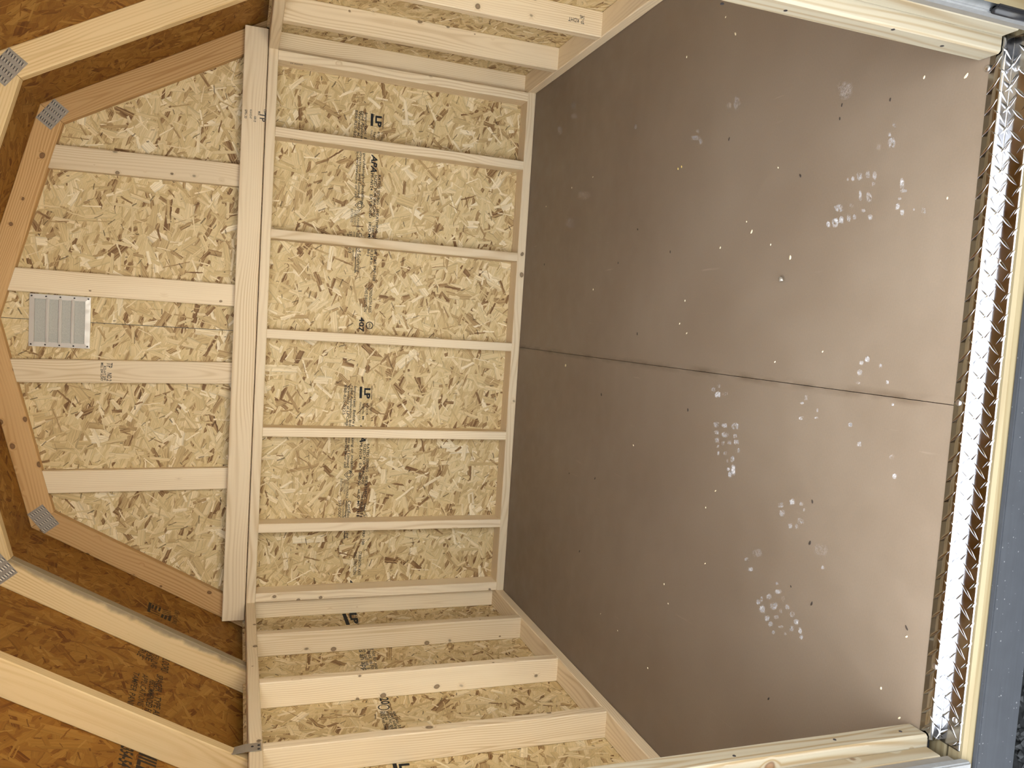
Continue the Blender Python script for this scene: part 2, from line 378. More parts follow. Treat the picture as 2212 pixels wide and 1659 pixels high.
# printing on the siding, upside down, the same on both sheets
def WP(x, y): return px(x, y, 1, SB)
UPD = V((0, 0, -1))
def back_print(panel, dx):
    sh = V((dx, 0, -.012 if dx else 0))
    def tx(s, a, b_, h, **k): text(panel, s, WP(*a) + sh, WP(*b_) + sh, UPD, h, **k)
    tx('Important: Before purchasing or installing,', (789, 242), (780, 441), .0115, shear=.12, bold=.012)
    tx('read Application Instructions and Limited', (782, 240), (772, 427), .0115, shear=.12, bold=.012)
    tx('Warranty at LPCorp.com/literature or call', (775, 239), (766, 427), .0115, shear=.12, bold=.012)
    tx('888-820-0325', (767.5, 237), (763, 305), .0115, bold=.006)
    tx('APA', (803, 334), (801, 372), .026, bold=.03, shear=.25)
    tx('RATED SIDING - SHEATHING   16oc  3/8 CAT PRP-108', (817, 377), (805, 607), .0115, bold=.014)
    tx('SIZED FOR SPACING      THICKNESS 0.354 in.', (809.5, 377), (799, 573), .0115, bold=.014)
    tx('PR-N124   EXT BOND   HUD-MR 1318d-)', (801.5, 373), (793, 553), .0115, bold=.014)
    tx('SUSTAINABLE', (772, 453), (770, 497), .0105, mat=INK_G)
    tx('FORESTRY', (765, 453), (763.5, 486), .0105, mat=INK_G)
    tx('INITIATIVE', (758, 450), (756.5, 480), .0105, mat=INK_G)
    tx('Certified Sourcing', (774, 502), (769.5, 588), .016, bold=.006)
    tx('WWW.SFIPROGRAM.ORG', (763, 500), (760, 563), .008, mat=INK_G)
    tx('SFI-00003', (754, 499), (752, 546), .0135)
    tx('STRENGTH AXIS', (798.5, 621), (796, 675), .0125, bold=.012)
    tx('THIS DIRECTION', (788.5, 621), (786, 673), .0125, bold=.012)
    tx('407', (776.5, 685), (775, 716), .022, bold=.025)
    tx('MADE IN USA', (800.5, 280), (798, 322), .009, mat=INK_G)
    tx('Sagola, MI', (807.5, 284), (806, 322), .009, bold=.01)
    tx('8/22/14', (816, 284), (815, 311), .009, bold=.01)
    tx('07/20/22', (824, 286), (823, 311), .009)
    tx('LP', (812, 249), (811, 274), .026, bold=.045)
    ctr = (WP(818.5, 247) + WP(817.5, 277)) / 2 + sh
    e = .0006
    for a, b_ in (((808.5, 245.5), (828, 246)), ((828, 246), (827, 278)), ((827, 278), (807.5, 277.5)), ((807.5, 277.5), (808.5, 245.5))):
        ribbon(panel, WP(*a) + sh, WP(*b_) + sh, .0022, UPD if abs(a[1] - b_[1]) > 5 else V((1, 0, 0)) if 0 else UPD, INK) if abs(a[1] - b_[1]) > 5 else ribbon(panel, WP(*a) + sh, WP(*b_) + sh, .0022, V((-1, 0, 0)) if (a[0] < b_[0]) else V((1, 0, 0)), INK)
    ribbon(panel, WP(804, 245.5) + sh, WP(803, 272) + sh, .011, UPD)
    ribbon(panel, WP(771.5, 502) + sh, WP(766.5, 590) + sh, .003, UPD)
    for (xa, xb, yy) in ((784, 808, 616), (781, 806, 678), (752, 778, 590)):
        ribbon(panel, WP(xa, yy) + sh, WP(xb, yy + 2) + sh, .003, V((-1, 0, 0)))
    ring_mark(panel, WP(798, 703) + sh, (-1, 0, 0), (0, 0, -1), .0165, .0035)
    text(panel, 'APA', WP(796, 698) + sh, WP(795.6, 708.5) + sh, UPD, .009, bold=.02)
    # leaf mark of the forestry scheme: a diamond with a small ring inside
    c0 = WP(777, 444) + sh
    ring_mark(panel, c0, (-1, 0, 0), (0, 0, -1), .021, .003, seg=4)
    ring_mark(panel, c0, (-1, 0, 0), (0, 0, -1), .011, .003, seg=8)
back_print(pan[1], 0.)
back_print(pan[-1], -1.172)

# ------------------------------------------------------------------ side walls
def side_wall(s, name, label, yfront):
    wl = tag(empty(name, (s * HW, 0, 0)), label, 'wall', kind='structure')
    xc = s * (HW + D / 2); y0, y1 = .089, FRONT
    board('bottom_plate', wl, (xc, y0, T / 2), (xc, y1, T / 2), (1, 0, 0), LUM)
    board('top_plate', wl, (xc, y0, H - T / 2), (xc, y1, H - T / 2), (1, 0, 0), LUM)
    for yf in yfront:
        board('stud', wl, (xc, yf + T / 2, T), (xc, yf + T / 2, H - T), (1, 0, 0), LUM)
    ps = []
    xs = s * (HW + D)
    for (ya, yb) in ((.099, -1.118), (-1.1205, -2.372)):
        if s < 0: mw = frame((xs, 0, 0), (0, 1, 0), (0, 0, 1)); pts = [(yb, -.06), (ya, -.06), (ya, H + .01), (yb, H + .01)]
        else: mw = frame((xs, 0, 0), (0, -1, 0), (0, 0, 1)); pts = [(-ya, -.06), (-yb, -.06), (-yb, H + .01), (-ya, H + .01)]
        if ya < 0: box('light_stop_batten', wl, (min(s * 1.2294, s * 1.24), ya - .03, -.06), (max(s * 1.2294, s * 1.24), ya + .03, H), GREYP)  # unseen strip added over the side joint against light leaks
        ps.append(slab('siding_panel', wl, pts, mw, .0095, OSB_W))
    return wl, ps
wl, lp = side_wall(-1, 'wall_left', 'left side wall with four studs in view and a knotty bottom plate', (.051, -.345, -.755, -1.168, -1.575, -1.98, -2.32))
wr, rp = side_wall(1, 'wall_right', 'right side wall framed in pale studs beside the lumber jamb', (.051, -.341, -.7455, -1.155, -1.56, -1.965, -2.32))
def LP_(x, y): return px(x, y, 0, -(HW + D))
def RP_(x, y): return px(x, y, 0, HW + D)
def sidetext(panel, fn, s, a, b_, h, **k): text(panel, s, fn(*a), fn(*b_), UPD, h, **k)
ribbon(lp[0], LP_(743, 1326), LP_(752, 1350), .016, UPD)
sidetext(lp[0], LP_, 'LP', (755, 1324), (760, 1348), .03, bold=.05)
sidetext(lp[0], LP_, 'Sagola', (766, 1326), (772, 1350), .012, mat=INK_G)
for i, s in enumerate(('is not for your', 'Check us for', 'on call us 1-', 'as an app')):
    sidetext(lp[0], LP_, s, (801 - 9 * i, 1399), (812 - 9.3 * i, 1450), .014, mat=INK_G, bold=.012)
sidetext(lp[0], LP_, '20', (820, 1508), (824, 1522), .03, bold=.02)
ring_mark(lp[0], LP_(829, 1528), (0, -1, 0), (0, 0, -1), .02, .004)
for i, s in enumerate(('PRN124 ext bond', 'hud-mr 1318d', 'sized for spa', 'rated siding', 'apa 16oc 3/8')):
    sidetext(lp[0], LP_, s, (819 + 7.4 * i, 1537), (831 + 7.6 * i, 1576), .011, bold=.012)
ribbon(lp[0], LP_(816, 1534), LP_(855, 1531), .005, V((0, -1, 0)))
sidetext(lp[1], LP_, 'LP', (862, 1650), (868, 1676), .03, bold=.05)
ribbon(lp[1], LP_(852, 1650), LP_(858, 1676), .012, UPD)
sidetext(rp[0], RP_, 'LPCorp', (814, 104), (820, 86), .012, bold=.01)
sidetext(rp[0], RP_, 'Prone', (824, 101), (830, 87), .016, bold=.03)
sidetext(rp[0], RP_, 'SFI-0', (866, 33), (874, 6), .014, bold=.01)
ribbon(rp[0], RP_(861, 33), RP_(881, 35), .004, V((0, 1, 0)))
ribbon(rp[0], RP_(861, 7), RP_(893, 12), .004, V((0, 1, 0)))
sidetext(rp[0], RP_, 'rati', (874, 32), (880, 10), .012, bold=.01)

# ------------------------------------------------------------------ front wall (behind the photographer's line of sight, round the doorway)
wf = tag(empty('wall_front', (0, FRONT, 0)), 'front wall with the doorway', 'wall', kind='structure')
for s in (1, -1):
    pts = [(s * .675, -.06), (s * 1.229, -.06), (s * 1.229, 1.19), (s * off_eave(D, 1.19).x * .985, 1.19), (s * (OJ.x), OJ.z), (s * .675, off_peak(D).z - (.675 / OJ.x) * (OP.z - OJ.z))]
    if s > 0: pts.reverse()
    pts = [(-x, z) for x, z in pts]; 
    slab('siding_panel', wf, pts, frame((0, FRONT - .0095, 0), (-1, 0, 0), (0, 0, 1)), .0095, OSB_W) if False else \
    slab('siding_panel', wf, [(x, z) for x, z in pts], frame((0, FRONT, 0), (-1, 0, 0), (0, 0, 1)), .0095, OSB_W)
    board('bottom_plate', wf, (s * .70, FRONT + D / 2, T / 2), (s * HW, FRONT + D / 2, T / 2), (0, 1, 0), LUM)
    board('stud', wf, (s * (HW - T / 2), FRONT + D / 2, T), (s * (HW - T / 2), FRONT + D / 2, H), (0, 1, 0), LUM)
slab('siding_panel', wf, [(-.675, 1.86), (.675, 1.86), (.675, OP.z - (.675 / OJ.x) * (OP.z - OJ.z)), (0, OP.z), (-.675, OP.z - (.675 / OJ.x) * (OP.z - OJ.z))], frame((0, FRONT, 0), (-1, 0, 0), (0, 0, 1)), .0095, OSB_W)
board('door_header', wf, (-.675, FRONT + D / 2, 1.86 + D / 2), (.675, FRONT + D / 2, 1.86 + D / 2), (0, 0, 1), LUM)

# ------------------------------------------------------------------ floor
fl = tag(empty('floor', (0, 0, 0)), 'brown coated floor of two sheets with pale dusty footprints', 'floor', kind='structure')
mwf = Matrix.Identity(4)
FE = -2.3065
slab('floor_panel', fl, [(.0007, FE), (1.219, FE), (1.219, .089), (.0007, .089)], mwf, .016, FLOOR)
slab('floor_panel', fl, [(-1.219, FE - .008), (-.0007, FE - .004), (-.0007, .089), (-1.219, .089)], mwf, .0165, FLOOR)
board('light_stop_joist', fl, (0, .085, -.0165 - .06), (0, -2.308, -.0165 - .06), (0, 0, 1), LUM_P, .12, .04)  # unseen board added below the sheet gap to stop light leaking in
board('rim_board', fl, (-1.22, -2.3285, -.0205 - .0515), (1.22, -2.3285, -.0205 - .0515), (0, 0, 1), LUM_P, .103, .037, c=.003)
board('rim_board', fl, (-1.22, -2.3665, -.0205 - .0515), (1.22, -2.3665, -.0205 - .0515), (0, 0, 1), LUM_P, .103, .037, c=.005)
for s in (1, -1):
    board('floor_skid', fl, (s * .8, .08, -.0165 - .06), (s * .8, -2.308, -.0165 - .06), (0, 0, 1), LUM_P, .12, .04)
sk = box('skirt_board', fl, (-1.24, -2.396, -.128), (1.24, -2.3855, -.038), DGREY, .002); tag(sk, 'dark grey painted skirt board with pale specks')

# dusty footprints: small worn patches, each a flat blot
def blot(parts, cx, cy, wx, wy, fade, sub=None):
    c = px(cx, cy, 2, 0.); ex = (px(cx + wx, cy, 2, 0.) - px(cx - wx, cy, 2, 0.)) / 2; ey = (px(cx, cy + wy, 2, 0.) - px(cx, cy - wy, 2, 0.)) / 2
    n = 12; i0 = len(parts['v']); an0 = random.random() * 6
    parts['v'].append((c.x, c.y, .0004)); parts['a'].append(fade)
    for rr, fd in ((.62, fade), (1.05, 0.)):
        for i in range(n):
            an = an0 + 2 * math.pi * i / n; k = rr * (.8 + .35 * random.random())
            sq = 1 / max(abs(math.cos(an)), abs(math.sin(an))) ** .5
            p = c + ex * (math.cos(an) * k * sq) + ey * (math.sin(an) * k * sq)
            parts['v'].append((p.x, p.y, .0004)); parts['a'].append(fd)
    for i in range(n):
        j = (i + 1) % n
        parts['f'].append((i0, i0 + 1 + i, i0 + 1 + j)); parts['f'].append((i0 + 1 + i, i0 + 1 + n + i, i0 + 1 + n + j, i0 + 1 + j))
def dustprint(origin, scale, items, label):
    P = {'v': [], 'f': [], 'a': []}
    for it in items:
        x, y, ww, hh, fd = it
        blot(P, origin[0] + x / scale, origin[1] + y / scale, ww / scale / 2, hh / scale / 2, fd)
    me = pyd('dust_print', P['v'], P['f']); at = me.attributes.new('fade', 'FLOAT', 'POINT')
    for i, a in enumerate(P['a']): at.data[i].value = a
    o = link('dust_print', me, DUST, fl); o['label'] = label
    return o
dustprint((1600, 180), 4.366, [(1120, 880, 60, 80, .7), (1060, 900, 32, 52, .7), (1010, 905, 25, 30, .6), (1200, 860, 44, 80, .5), (1265, 870, 44, 90, .6), (1255, 950, 36, 55, .65), (1130, 1060, 26, 110, .7), (1215, 1075, 62, 90, .9), (925, 1180, 90, 75, .9), (1045, 1150, 44, 44, .7), (1160, 1200, 44, 34, .6), (895, 1310, 70, 95, 1.3), (828, 1330, 46, 62, 1.4), (950, 1290, 54, 74, 1.), (1020, 1270, 42, 80, .9), (1075, 1260, 36, 56, .9), (1225, 1260, 50, 56, .8),
    (1525, 950, 44, 110, 1.), (1540, 1015, 74, 34, .8), (1500, 1085, 38, 34, .6), (1480, 1160, 46, 64, .8), (1525, 1220, 46, 62, .7), (1725, 1200, 44, 64, .9), (1635, 1190, 22, 24, .7)], 'white tread print of a boot')
dustprint((1600, 180), 4.366, [(1430, 565, 80, 120, .7), (1450, 395, 40, 50, .5), (1405, 485, 36, 46, .6), (985, 60, 150, 190, .32), (1300, 600, 60, 60, .2)], 'faint pale smear')
dustprint((1120, 900), 4.366, [(1865, 75, 62, 62, .8), (1945, 85, 62, 54, .9), (2045, 90, 72, 72, .9), (1865, 150, 54, 44, .9), (1950, 170, 84, 54, .8), (2045, 180, 44, 44, .7), (1872, 225, 54, 54, .9), (1930, 250, 34, 44, .7), (1990, 245, 44, 44, .6), (2055, 240, 54, 54, .9), (1880, 280, 34, 34, .8), (1885, 345, 24, 46, .9), (1950, 345, 36, 44, .7), (2070, 320, 48, 54, .9), (2020, 400, 42, 62, 1.), (1970, 415, 22, 42, .7), (2025, 500, 44, 120, 1.5), (1980, 495, 32, 34, 1.1), (1997, 545, 44, 64, 1.2), (1880, -207, 64, 64, 1.5), (1840, -257, 44, 44, 1.), (1890, -290, 40, 40, .7), (1950, -215, 60, 40, .5)], 'white grid tread print of a boot')
dustprint((1550, 1240), 4.608, [(405, 280, 42, 62, .8), (440, 250, 28, 62, .9), (447, 350, 66, 84, .9), (515, 225, 62, 62, 1.), (605, 175, 72, 50, .8), (592, 95, 30, 26, .8), (560, 320, 84, 72, .8), (630, 370, 32, 52, .7), (655, 245, 34, 60, .35), (695, 330, 52, 54, .8), (495, 440, 54, 64, .9), (585, 430, 62, 44, .6), (530, 500, 48, 62, .9), (630, 525, 56, 28, .9), (558, 578, 30, 46, 1.), (745, 400, 54, 64, .9), (785, 475, 58, 58, 1.), (735, 545, 62, 62, .9), (825, 565, 44, 64, 1.3), (835, 630, 44, 54, 1.1), (675, 595, 34, 26, .7)], 'white shoe print with rows of round treads')
dustprint((1600, 900), 4.483, [(390, 860, 54, 56, 1.1), (500, 825, 56, 66, .9), (590, 845, 50, 40, .5), (400, 935, 60, 70, .7), (615, 905, 24, 40, .7), (580, 1010, 66, 66, .6), (545, 1060, 40, 60, .6), (480, 1060, 50, 60, .5), (1490, 578, 48, 58, 1.1), (1150, 265, 48, 54, 1.), (1065, 80, 34, 44, .9), (100, 1480, 56, 44, .8), (60, 1380, 50, 44, .6), (795, 1460, 34, 44, .8), (1465, 390, 60, 50, .4), (350, 1615, 24, 36, .7), (160, 1320, 110, 90, .3), (780, 1290, 160, 120, .22)], 'scattered chalky smudges')
dustprint((1600, 550), 4.366, [(1195, 985, 48, 66, 1.1), (1140, 1020, 46, 46, .9), (1125, 1110, 66, 56, .9), (1320, 1050, 34, 46, .8), (1385, 1205, 34, 44, .8), (580, 1400, 40, 24, 1.), (725, 1470, 22, 44, 1.), (570, 1540, 44, 44, 1.1), (715, 1540, 38, 24, .9), (1435, 1415, 28, 28, .9), (1035, 1605, 38, 44, 1.), (1110, 1210, 50, 30, .5), (620, 1350, 40, 60, .4)], 'scattered chalky smudges')
dustprint((1120, 180), 4.366, [(1670, 515, 100, 50, .7), (1690, 450, 40, 40, .6), (1720, 545, 40, 60, .6), (2060, 190, 70, 150, .55), (1990, 210, 50, 60, .35), (525, 310, 60, 60, .5), (395, 445, 60, 90, .45), (520, 210, 50, 90, .3), (1105, 410, 30, 50, .5), (620, 1060, 130, 100, .25), (490, 1320, 90, 110, .25)], 'faint chalky smudges')

# ------------------------------------------------------------------ roof sheathing
ce = tag(empty('ceiling', (0, 0, 1.9)), 'underside of the roof in orange strand board', 'ceiling', kind='structure')
roofp = {}
YA, YB = .11, -2.44
EO = off_eave(D, 1.085)
for s in (1, -1):
    o_eave = V((s * EO.x, 0, EO.z)); o_j = V((s * OJ.x, 0, OJ.z)); o_p = V((0, 0, OP.z))
    for key, a, b_ in (('lower', o_eave, o_j), ('upper', o_j, o_p)):
        up = (b_ - a).normalized(); L = (b_ - a).length
        xax = V((0, 1, 0)) if s < 0 else V((0, -1, 0))
        mw = frame(a, xax, up)
        pts = [(YB, 0), (YA, 0), (YA, L), (YB, L)] if s < 0 else [(-YA, 0), (-YB, 0), (-YB, L), (-YA, L)]
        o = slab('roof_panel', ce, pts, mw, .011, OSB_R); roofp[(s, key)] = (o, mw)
    box('light_stop_fascia', ce, (s * 1.232 if s > 0 else -1.275, YB, 1.04), (1.275 if s > 0 else -1.232, YA, 1.128), GREYP)  # added to close the gap at the eave where light leaked in
def roof_pt(s, key, x, y):
    o, mw = roofp[(s, key)]; n = mw.to_3x3().col[2]; p0 = mw.translation
    r = RX * ((x - 1106) / F) + RY * ((y - 829.5) / F) + RZ
    return CAM + r * ((p0 - CAM).dot(n) / r.dot(n))
def rooftext(s, key, t, a, b_, h, **k):
    o, mw = roofp[(s, key)]
    text(o, t, roof_pt(s, key, *a), roof_pt(s, key, *b_), -mw.to_3x3().col[1], h, mat=INK_D, **k)
rooftext(-1, 'lower', 'SPACER - TYPE ALL', (339, 1456), (329, 1552), .021, bold=.012)
rooftext(-1, 'lower', 'RECOMMENDED FOR', (324, 1467), (311, 1545), .02, bold=.014)
rooftext(-1, 'lower', 'APPLICATIONS TR', (308, 1455), (293, 1540), .019, bold=0.)
rooftext(-1, 'lower', 'TAMPER PANEL', (289, 1450), (272, 1530), .019, bold=.004)
rooftext(-1, 'lower', 'FLOORS', (352, 1418), (347, 1448), .026, bold=.012)
rooftext(-1, 'lower', 'STERLING', (334, 1405), (325, 1440), .02)
rooftext(-1, 'lower', 'USE', (319, 1400), (314, 1425), .022, bold=.01)
rooftext(-1, 'lower', 'TRUE', (305, 1395), (295, 1415), .022, bold=.01)
rooftext(-1, 'lower', 'MILL', (305, 1612), (293, 1665), .05, bold=.03)
rooftext(-1, 'lower', '354-54', (262, 1610), (255, 1652), .035, bold=.03)
# sheathing stamp: bold box of heavy bars
for (xa, ya, xb, yb, wd) in ((720, 185, 696, 300, .011), (738, 188, 862, 240, .004), (716, 297, 830, 347, .006), (730, 276, 836, 326, .005), (757, 210, 740, 258, .008), (797, 225, 780, 276, .008), (842, 245, 826, 292, .008),
                             (872, 268, 978, 298, .005), (870, 289, 977, 319, .005), (867, 310, 974, 340, .005), (864, 331, 971, 360, .005), (876, 330, 860, 372, .009), (917, 350, 900, 392, .009), (970, 350, 950, 412, .011)):
    A_, B_ = roof_pt(-1, 'lower', 200 + xa / 5.77, 1270 + ya / 5.77), roof_pt(-1, 'lower', 200 + xb / 5.77, 1270 + yb / 5.77)
    nn = roofp[(-1, 'lower')][1].to_3x3().col[2]
    ribbon(roofp[(-1, 'lower')][0], A_, B_, wd, nn.cross(B_ - A_), INK_D)
rooftext(-1, 'lower', 'EXPOSURE', (378, 1317), (372, 1346), .016)
rooftext(1, 'lower', 'STE', (519, 27), (520, 11), .02, bold=.02)
rooftext(1, 'lower', 'MILL', (536, 27), (538, 2), .022, bold=.02)

# ------------------------------------------------------------------ door frame
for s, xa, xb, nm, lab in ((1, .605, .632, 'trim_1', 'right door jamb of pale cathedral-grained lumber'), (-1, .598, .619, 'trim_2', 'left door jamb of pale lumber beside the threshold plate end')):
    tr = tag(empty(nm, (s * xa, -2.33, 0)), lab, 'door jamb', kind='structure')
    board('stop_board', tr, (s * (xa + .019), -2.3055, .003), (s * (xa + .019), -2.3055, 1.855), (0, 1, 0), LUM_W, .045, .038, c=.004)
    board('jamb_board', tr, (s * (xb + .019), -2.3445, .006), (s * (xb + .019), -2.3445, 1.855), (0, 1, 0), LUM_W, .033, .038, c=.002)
    box('siding_edge', tr, (min(s * xb, s * .675) + (.001 if s > 0 else 0), -2.3765, -.01), (max(s * xb, s * .675) - (.001 if s < 0 else 0), -2.361, 1.855), GREYP, .001)
    e = box('trim_edge', tr, (min(s * (xb - .002), s * .652), -2.394, -.025 if s > 0 else -.03), (max(s * (xb - .002), s * .652), -2.3765, 1.855), WHITEP, .003)
    spots = ((1697, 22.5), (1929, 63.5), (2035, 99), (1560, 8)) if s > 0 else ((1586, 1633), (1803, 1598), (1945, 1580))
    for (qx, qy) in spots:
        c0 = px(qx, qy, 0, s * xa); bm = bmesh.new(); bmesh.ops.create_cone(bm, cap_ends=True, segments=10, radius1=.0032, radius2=.0028, depth=.0014)
        link('nail_head', mesh_of(bm, 'nail_head'), NAIL, tr, Matrix.Translation(c0) @ Matrix.Rotation(math.pi / 2, 4, 'Y'))
for s, nm, lab in ((1, 'door_1', 'open door leaf with a pale wooden frame and black hinge at the right jamb'),):
    dr = tag(empty(nm, (s * .638, -2.397, 0)), lab, 'door', kind='structure')
    xi = s * .6365; xc = s * (.6365 + T / 2); ya, yb = -2.3965, -3.0
    board('stile', dr, (xc, ya - D / 2, -.03), (xc, ya - D / 2, 1.77), (0, 1, 0), LUM_P)
    board('stile', dr, (xc, yb + D / 2, -.03), (xc, yb + D / 2, 1.77), (0, 1, 0), LUM_P)
    for z in (-.03 + D / 2, .87, 1.77 - D / 2):
        board('rail', dr, (xc, ya - D, z), (xc, yb + D, z), (0, 0, 1), LUM_P)
    xs_ = s * (.6365 + T)
    slab('siding_panel', dr, [(2.3965, -.03), (3.0, -.03), (3.0, 1.77), (2.3965, 1.77)], frame((xs_, 0, 0), (0, -1, 0), (0, 0, 1)), .0095, OSB_W)
    for z in ((-.01, .112), (1.5, 1.62)):
        hb = box('hinge', dr, (xi - .0045 if s > 0 else xi - .002, -2.402, z[0]), (xi + .002 if s > 0 else xi + .0045, -2.3835, z[1]), BLACK, .002)
        bm = bmesh.new(); bmesh.ops.create_cone(bm, cap_ends=True, segments=14, radius1=.006, radius2=.006, depth=z[1] - z[0])
        link('hinge_barrel', mesh_of(bm, 'hinge_barrel', True), BLACK, hb, Matrix.Translation((xi - s * .006, -2.393, (z[0] + z[1]) / 2)))
    dr.matrix_basis = Matrix.Translation((s * .638, -2.405, 0)) @ Matrix.Rotation(math.radians(9), 4, 'Z')

# ------------------------------------------------------------------ ground outside
bm = bmesh.new(); bmesh.ops.create_grid(bm, x_segments=2, y_segments=2, size=9)
g = link('ground', mesh_of(bm, 'ground'), mat_plain('pale_bounce_ground', (.36, .345, .31), .9, nscale=70., namp=.5, bump=.4), None, Matrix.Translation((0, 0, -.26)))  # unseen outer ground kept pale to bounce light through the doorway
slab('gravel_bed', g, [(-2.2, -2.9), (2.2, -2.9), (2.2, .3), (-2.2, .3)], Matrix.Translation((0, 0, -.254)), .004, GRAVEL)
tag(g, 'ground outside the doorway, paled to bounce light in, dark gravel near the shed', 'ground', kind='structure')
vs, fs = [], []
oc = [(1, 0, 0), (-1, 0, 0), (0, 1, 0), (0, -1, 0), (0, 0, 1), (0, 0, -1)]; of = [(0, 2, 4), (2, 1, 4), (1, 3, 4), (3, 0, 4), (2, 0, 5), (1, 2, 5), (3, 1, 5), (0, 3, 5)]
for k in range(2600):
    x, y = random.uniform(-1.0, .9), random.uniform(-2.48, -2.12); r = random.uniform(.004, .010); z = -.254 + r * .4
    ang = random.random() * 6; ca, sa = math.cos(ang), math.sin(ang); i0 = len(vs); sx, sy, sz = [random.uniform(.7, 1.3) for _ in range(3)]
    for (a, b_, c_) in oc: vs.append((x + r * (a * sx * ca - b_ * sy * sa), y + r * (a * sx * sa + b_ * sy * ca), z + r * c_ * sz * .8))
    fs += [tuple(i0 + i for i in f) for f in of]
gv = link('gravel', pyd('gravel', vs, fs), GRAVEL); tag(gv, 'loose dark gravel below the grey skirt board', 'gravel', kind='stuff')

# ================================================================== things
# ------------------------------------------------------------------ roof trusses
def gusset(tr, ctr, along, across, yf, wl_=.098, wa=.064):
    """pressed metal plate: along/across are unit directions in the XZ plane"""
    mw = frame(V((ctr[0], yf - .0012, ctr[1])), along, across)
    if mw.to_3x3().col[2].y > 0: mw = frame(V((ctr[0], yf - .0012, ctr[1])), along, -V(across))
    g_ = link('gusset_plate', pyd('gusset_plate', [(sx * wl_ / 2, sy * wa / 2, z) for z in (0, -.0012) for sx, sy in ((-1, -1), (1, -1), (1, 1), (-1, 1))], [(0, 1, 2, 3), (7, 6, 5, 4), (0, 4, 5, 1), (1, 5, 6, 2), (2, 6, 7, 3), (3, 7, 4, 0)]), GALV, tr, mw)
    vs, fs = [], []
    for i in range(4):
        for j in range(7):
            cx = (-1.5 + i) * wl_ / 4.1; cy = (-3 + j) * wa / 7.4; i0 = len(vs)
            a, b_ = .0058, .0017
            for (u, v_, h) in ((-a, -b_, 0), (a, -b_, 0), (a, b_, 0), (-a, b_, 0), (-a, b_ * .6, .0034), (a * .3, b_ * .6, .0022)):
                vs.append((cx + u, cy + v_ + u * .2, h + .0002))
            fs += [(i0, i0 + 1, i0 + 5, i0 + 4), (i0 + 2, i0 + 3, i0 + 4, i0 + 5), (i0 + 1, i0 + 2, i0 + 5), (i0 + 3, i0, i0 + 4)]
            i0 = len(vs)                                     # the hole each tooth was punched from
            for (u, v_) in ((-a, -2.2 * b_), (a, -2.2 * b_), (a, -b_), (-a, -b_)): vs.append((cx + u, cy + v_ + u * .2, .0003))
            fs.append((i0, i0 + 1, i0 + 2, i0 + 3))
    me = pyd('punched_teeth', vs, fs); me.materials.append(TOOTH); me.materials.append(NAIL)
    for k, p in enumerate(me.polygons): p.material_index = 1 if k % 5 == 4 else 0
    tg = link('punched_teeth', me, None, g_, mw); tag(tg, kind='stuff')
    return g_
def truss(yf, label, lum_low, lum_up, group='gambrel roof trusses', left_low=None):
    tr = tag(empty('roof_truss', (0, yf, H)), label, 'roof truss', group)
    y = yf + T / 2
    k = D / 2; ME = off_eave(k, H); MJ = off_joint(k); MP = off_peak(k)
    for s in (1, -1):
        e, j, p = V((s * ME.x, y, ME.z)), V((s * MJ.x, y, MJ.z)), V((0, y, MP.z))
        bis = (OJ - JI).normalized(); cutn = V((-bis.z * s, 0, bis.x))        # plane through the joint bisector
        n1 = V((s * N1.x, 0, N1.z)); n2 = V((s * N2.x, 0, N2.z))
        d1 = (j - e).normalized(); d2 = (p - j).normalized()
        cn = V((-s * bis.z, 0, bis.x)); 
        board('rafter', tr, e + d1 * .001, j - d1 * .0006, n1, left_low if (left_low and s < 0) else lum_low, cut0=(0, 0, 1), cut1=cn)
        board('rafter', tr, j + d2 * .0006, p, n2, lum_up, cut0=cn, cut1=(1, 0, 0))
        ax = V((cn.x, 0, cn.z)).normalized()
        gusset(tr, (s * (MJ.x - .004), MJ.z - .004), ax, V((s * bis.x, 0, bis.z)), yf)
    gusset(tr, (0, MP.z), V((1, 0, 0)), V((0, 0, 1)), yf)
    return tr
t1 = truss(.051, 'end truss with orange roof bounce in its colour against the gable, with flat studs and a long bottom chord', LUM_O, LUM_O)
bc = board('bottom_chord', t1, (-1.207, .013 + T / 2, 1.1405 + D / 2), (1.207, .013 + T / 2, 1.1405 + D / 2), (0, 0, 1), LUM); bc['label'] = 'long pale flat board across the foot of the gable'
def zin(x):  # underside of the upper rafters
    return JI.z + (PI_.z - JI.z) * (JI.x - abs(x)) / JI.x
for xb, xt in ((.629, .6175), (.1440, .148), (-.173, -.197), (-.6115, -.6265)):
    g_ = board('gable_stud', t1, (xb, .051 + T / 2, 1.19), (xt, .051 + T / 2, zin(xt) - .001), (1, 0, 0), LUM, cut1=(-(1 if xt > 0 else -1) * -N2.x, 0, N2.z))
    if abs(xb + .173) < 1e-6:
        q = lambda x, y: px(x, y, 1, .051)
        text(g_, 'TP', q(231, 783), q(230, 794), (0, 0, -1), .02, mat=INK_G, bold=.01)
        text(g_, 'NO.2', q(231.5, 805), q(230.5, 823), (0, 0, -1), .017, mat=INK_G, bold=.02)
        text(g_, 'KD-HT SPF', q(224, 790), q(223, 822), (0, 0, -1), .009, mat=INK_G, bold=.02)
        text(g_, 'MILL 204 S-DRY', q(218, 783), q(217, 823), (0, 0, -1), .009, mat=INK_G, bold=.02)
q = lambda x, y: px(x, y, 1, .013)
text(bc, 'TP', q(562, 243), q(561, 262), (0, 0, -1), .022, mat=INK_G, bold=.02)
text(bc, '1650f-1.5E', q(549, 250), q(548, 263), (0, 0, -1), .009, mat=INK_G, bold=.02)
text(bc, 'MSR', q(558, 240), q(557.5, 249), (0, 0, -1), .008, mat=INK_G, bold=.02)
text(bc, 'NLGA KD-HT', q(540, 236), q(539, 256), (0, 0, -1), .008, mat=INK_G, bold=.02)
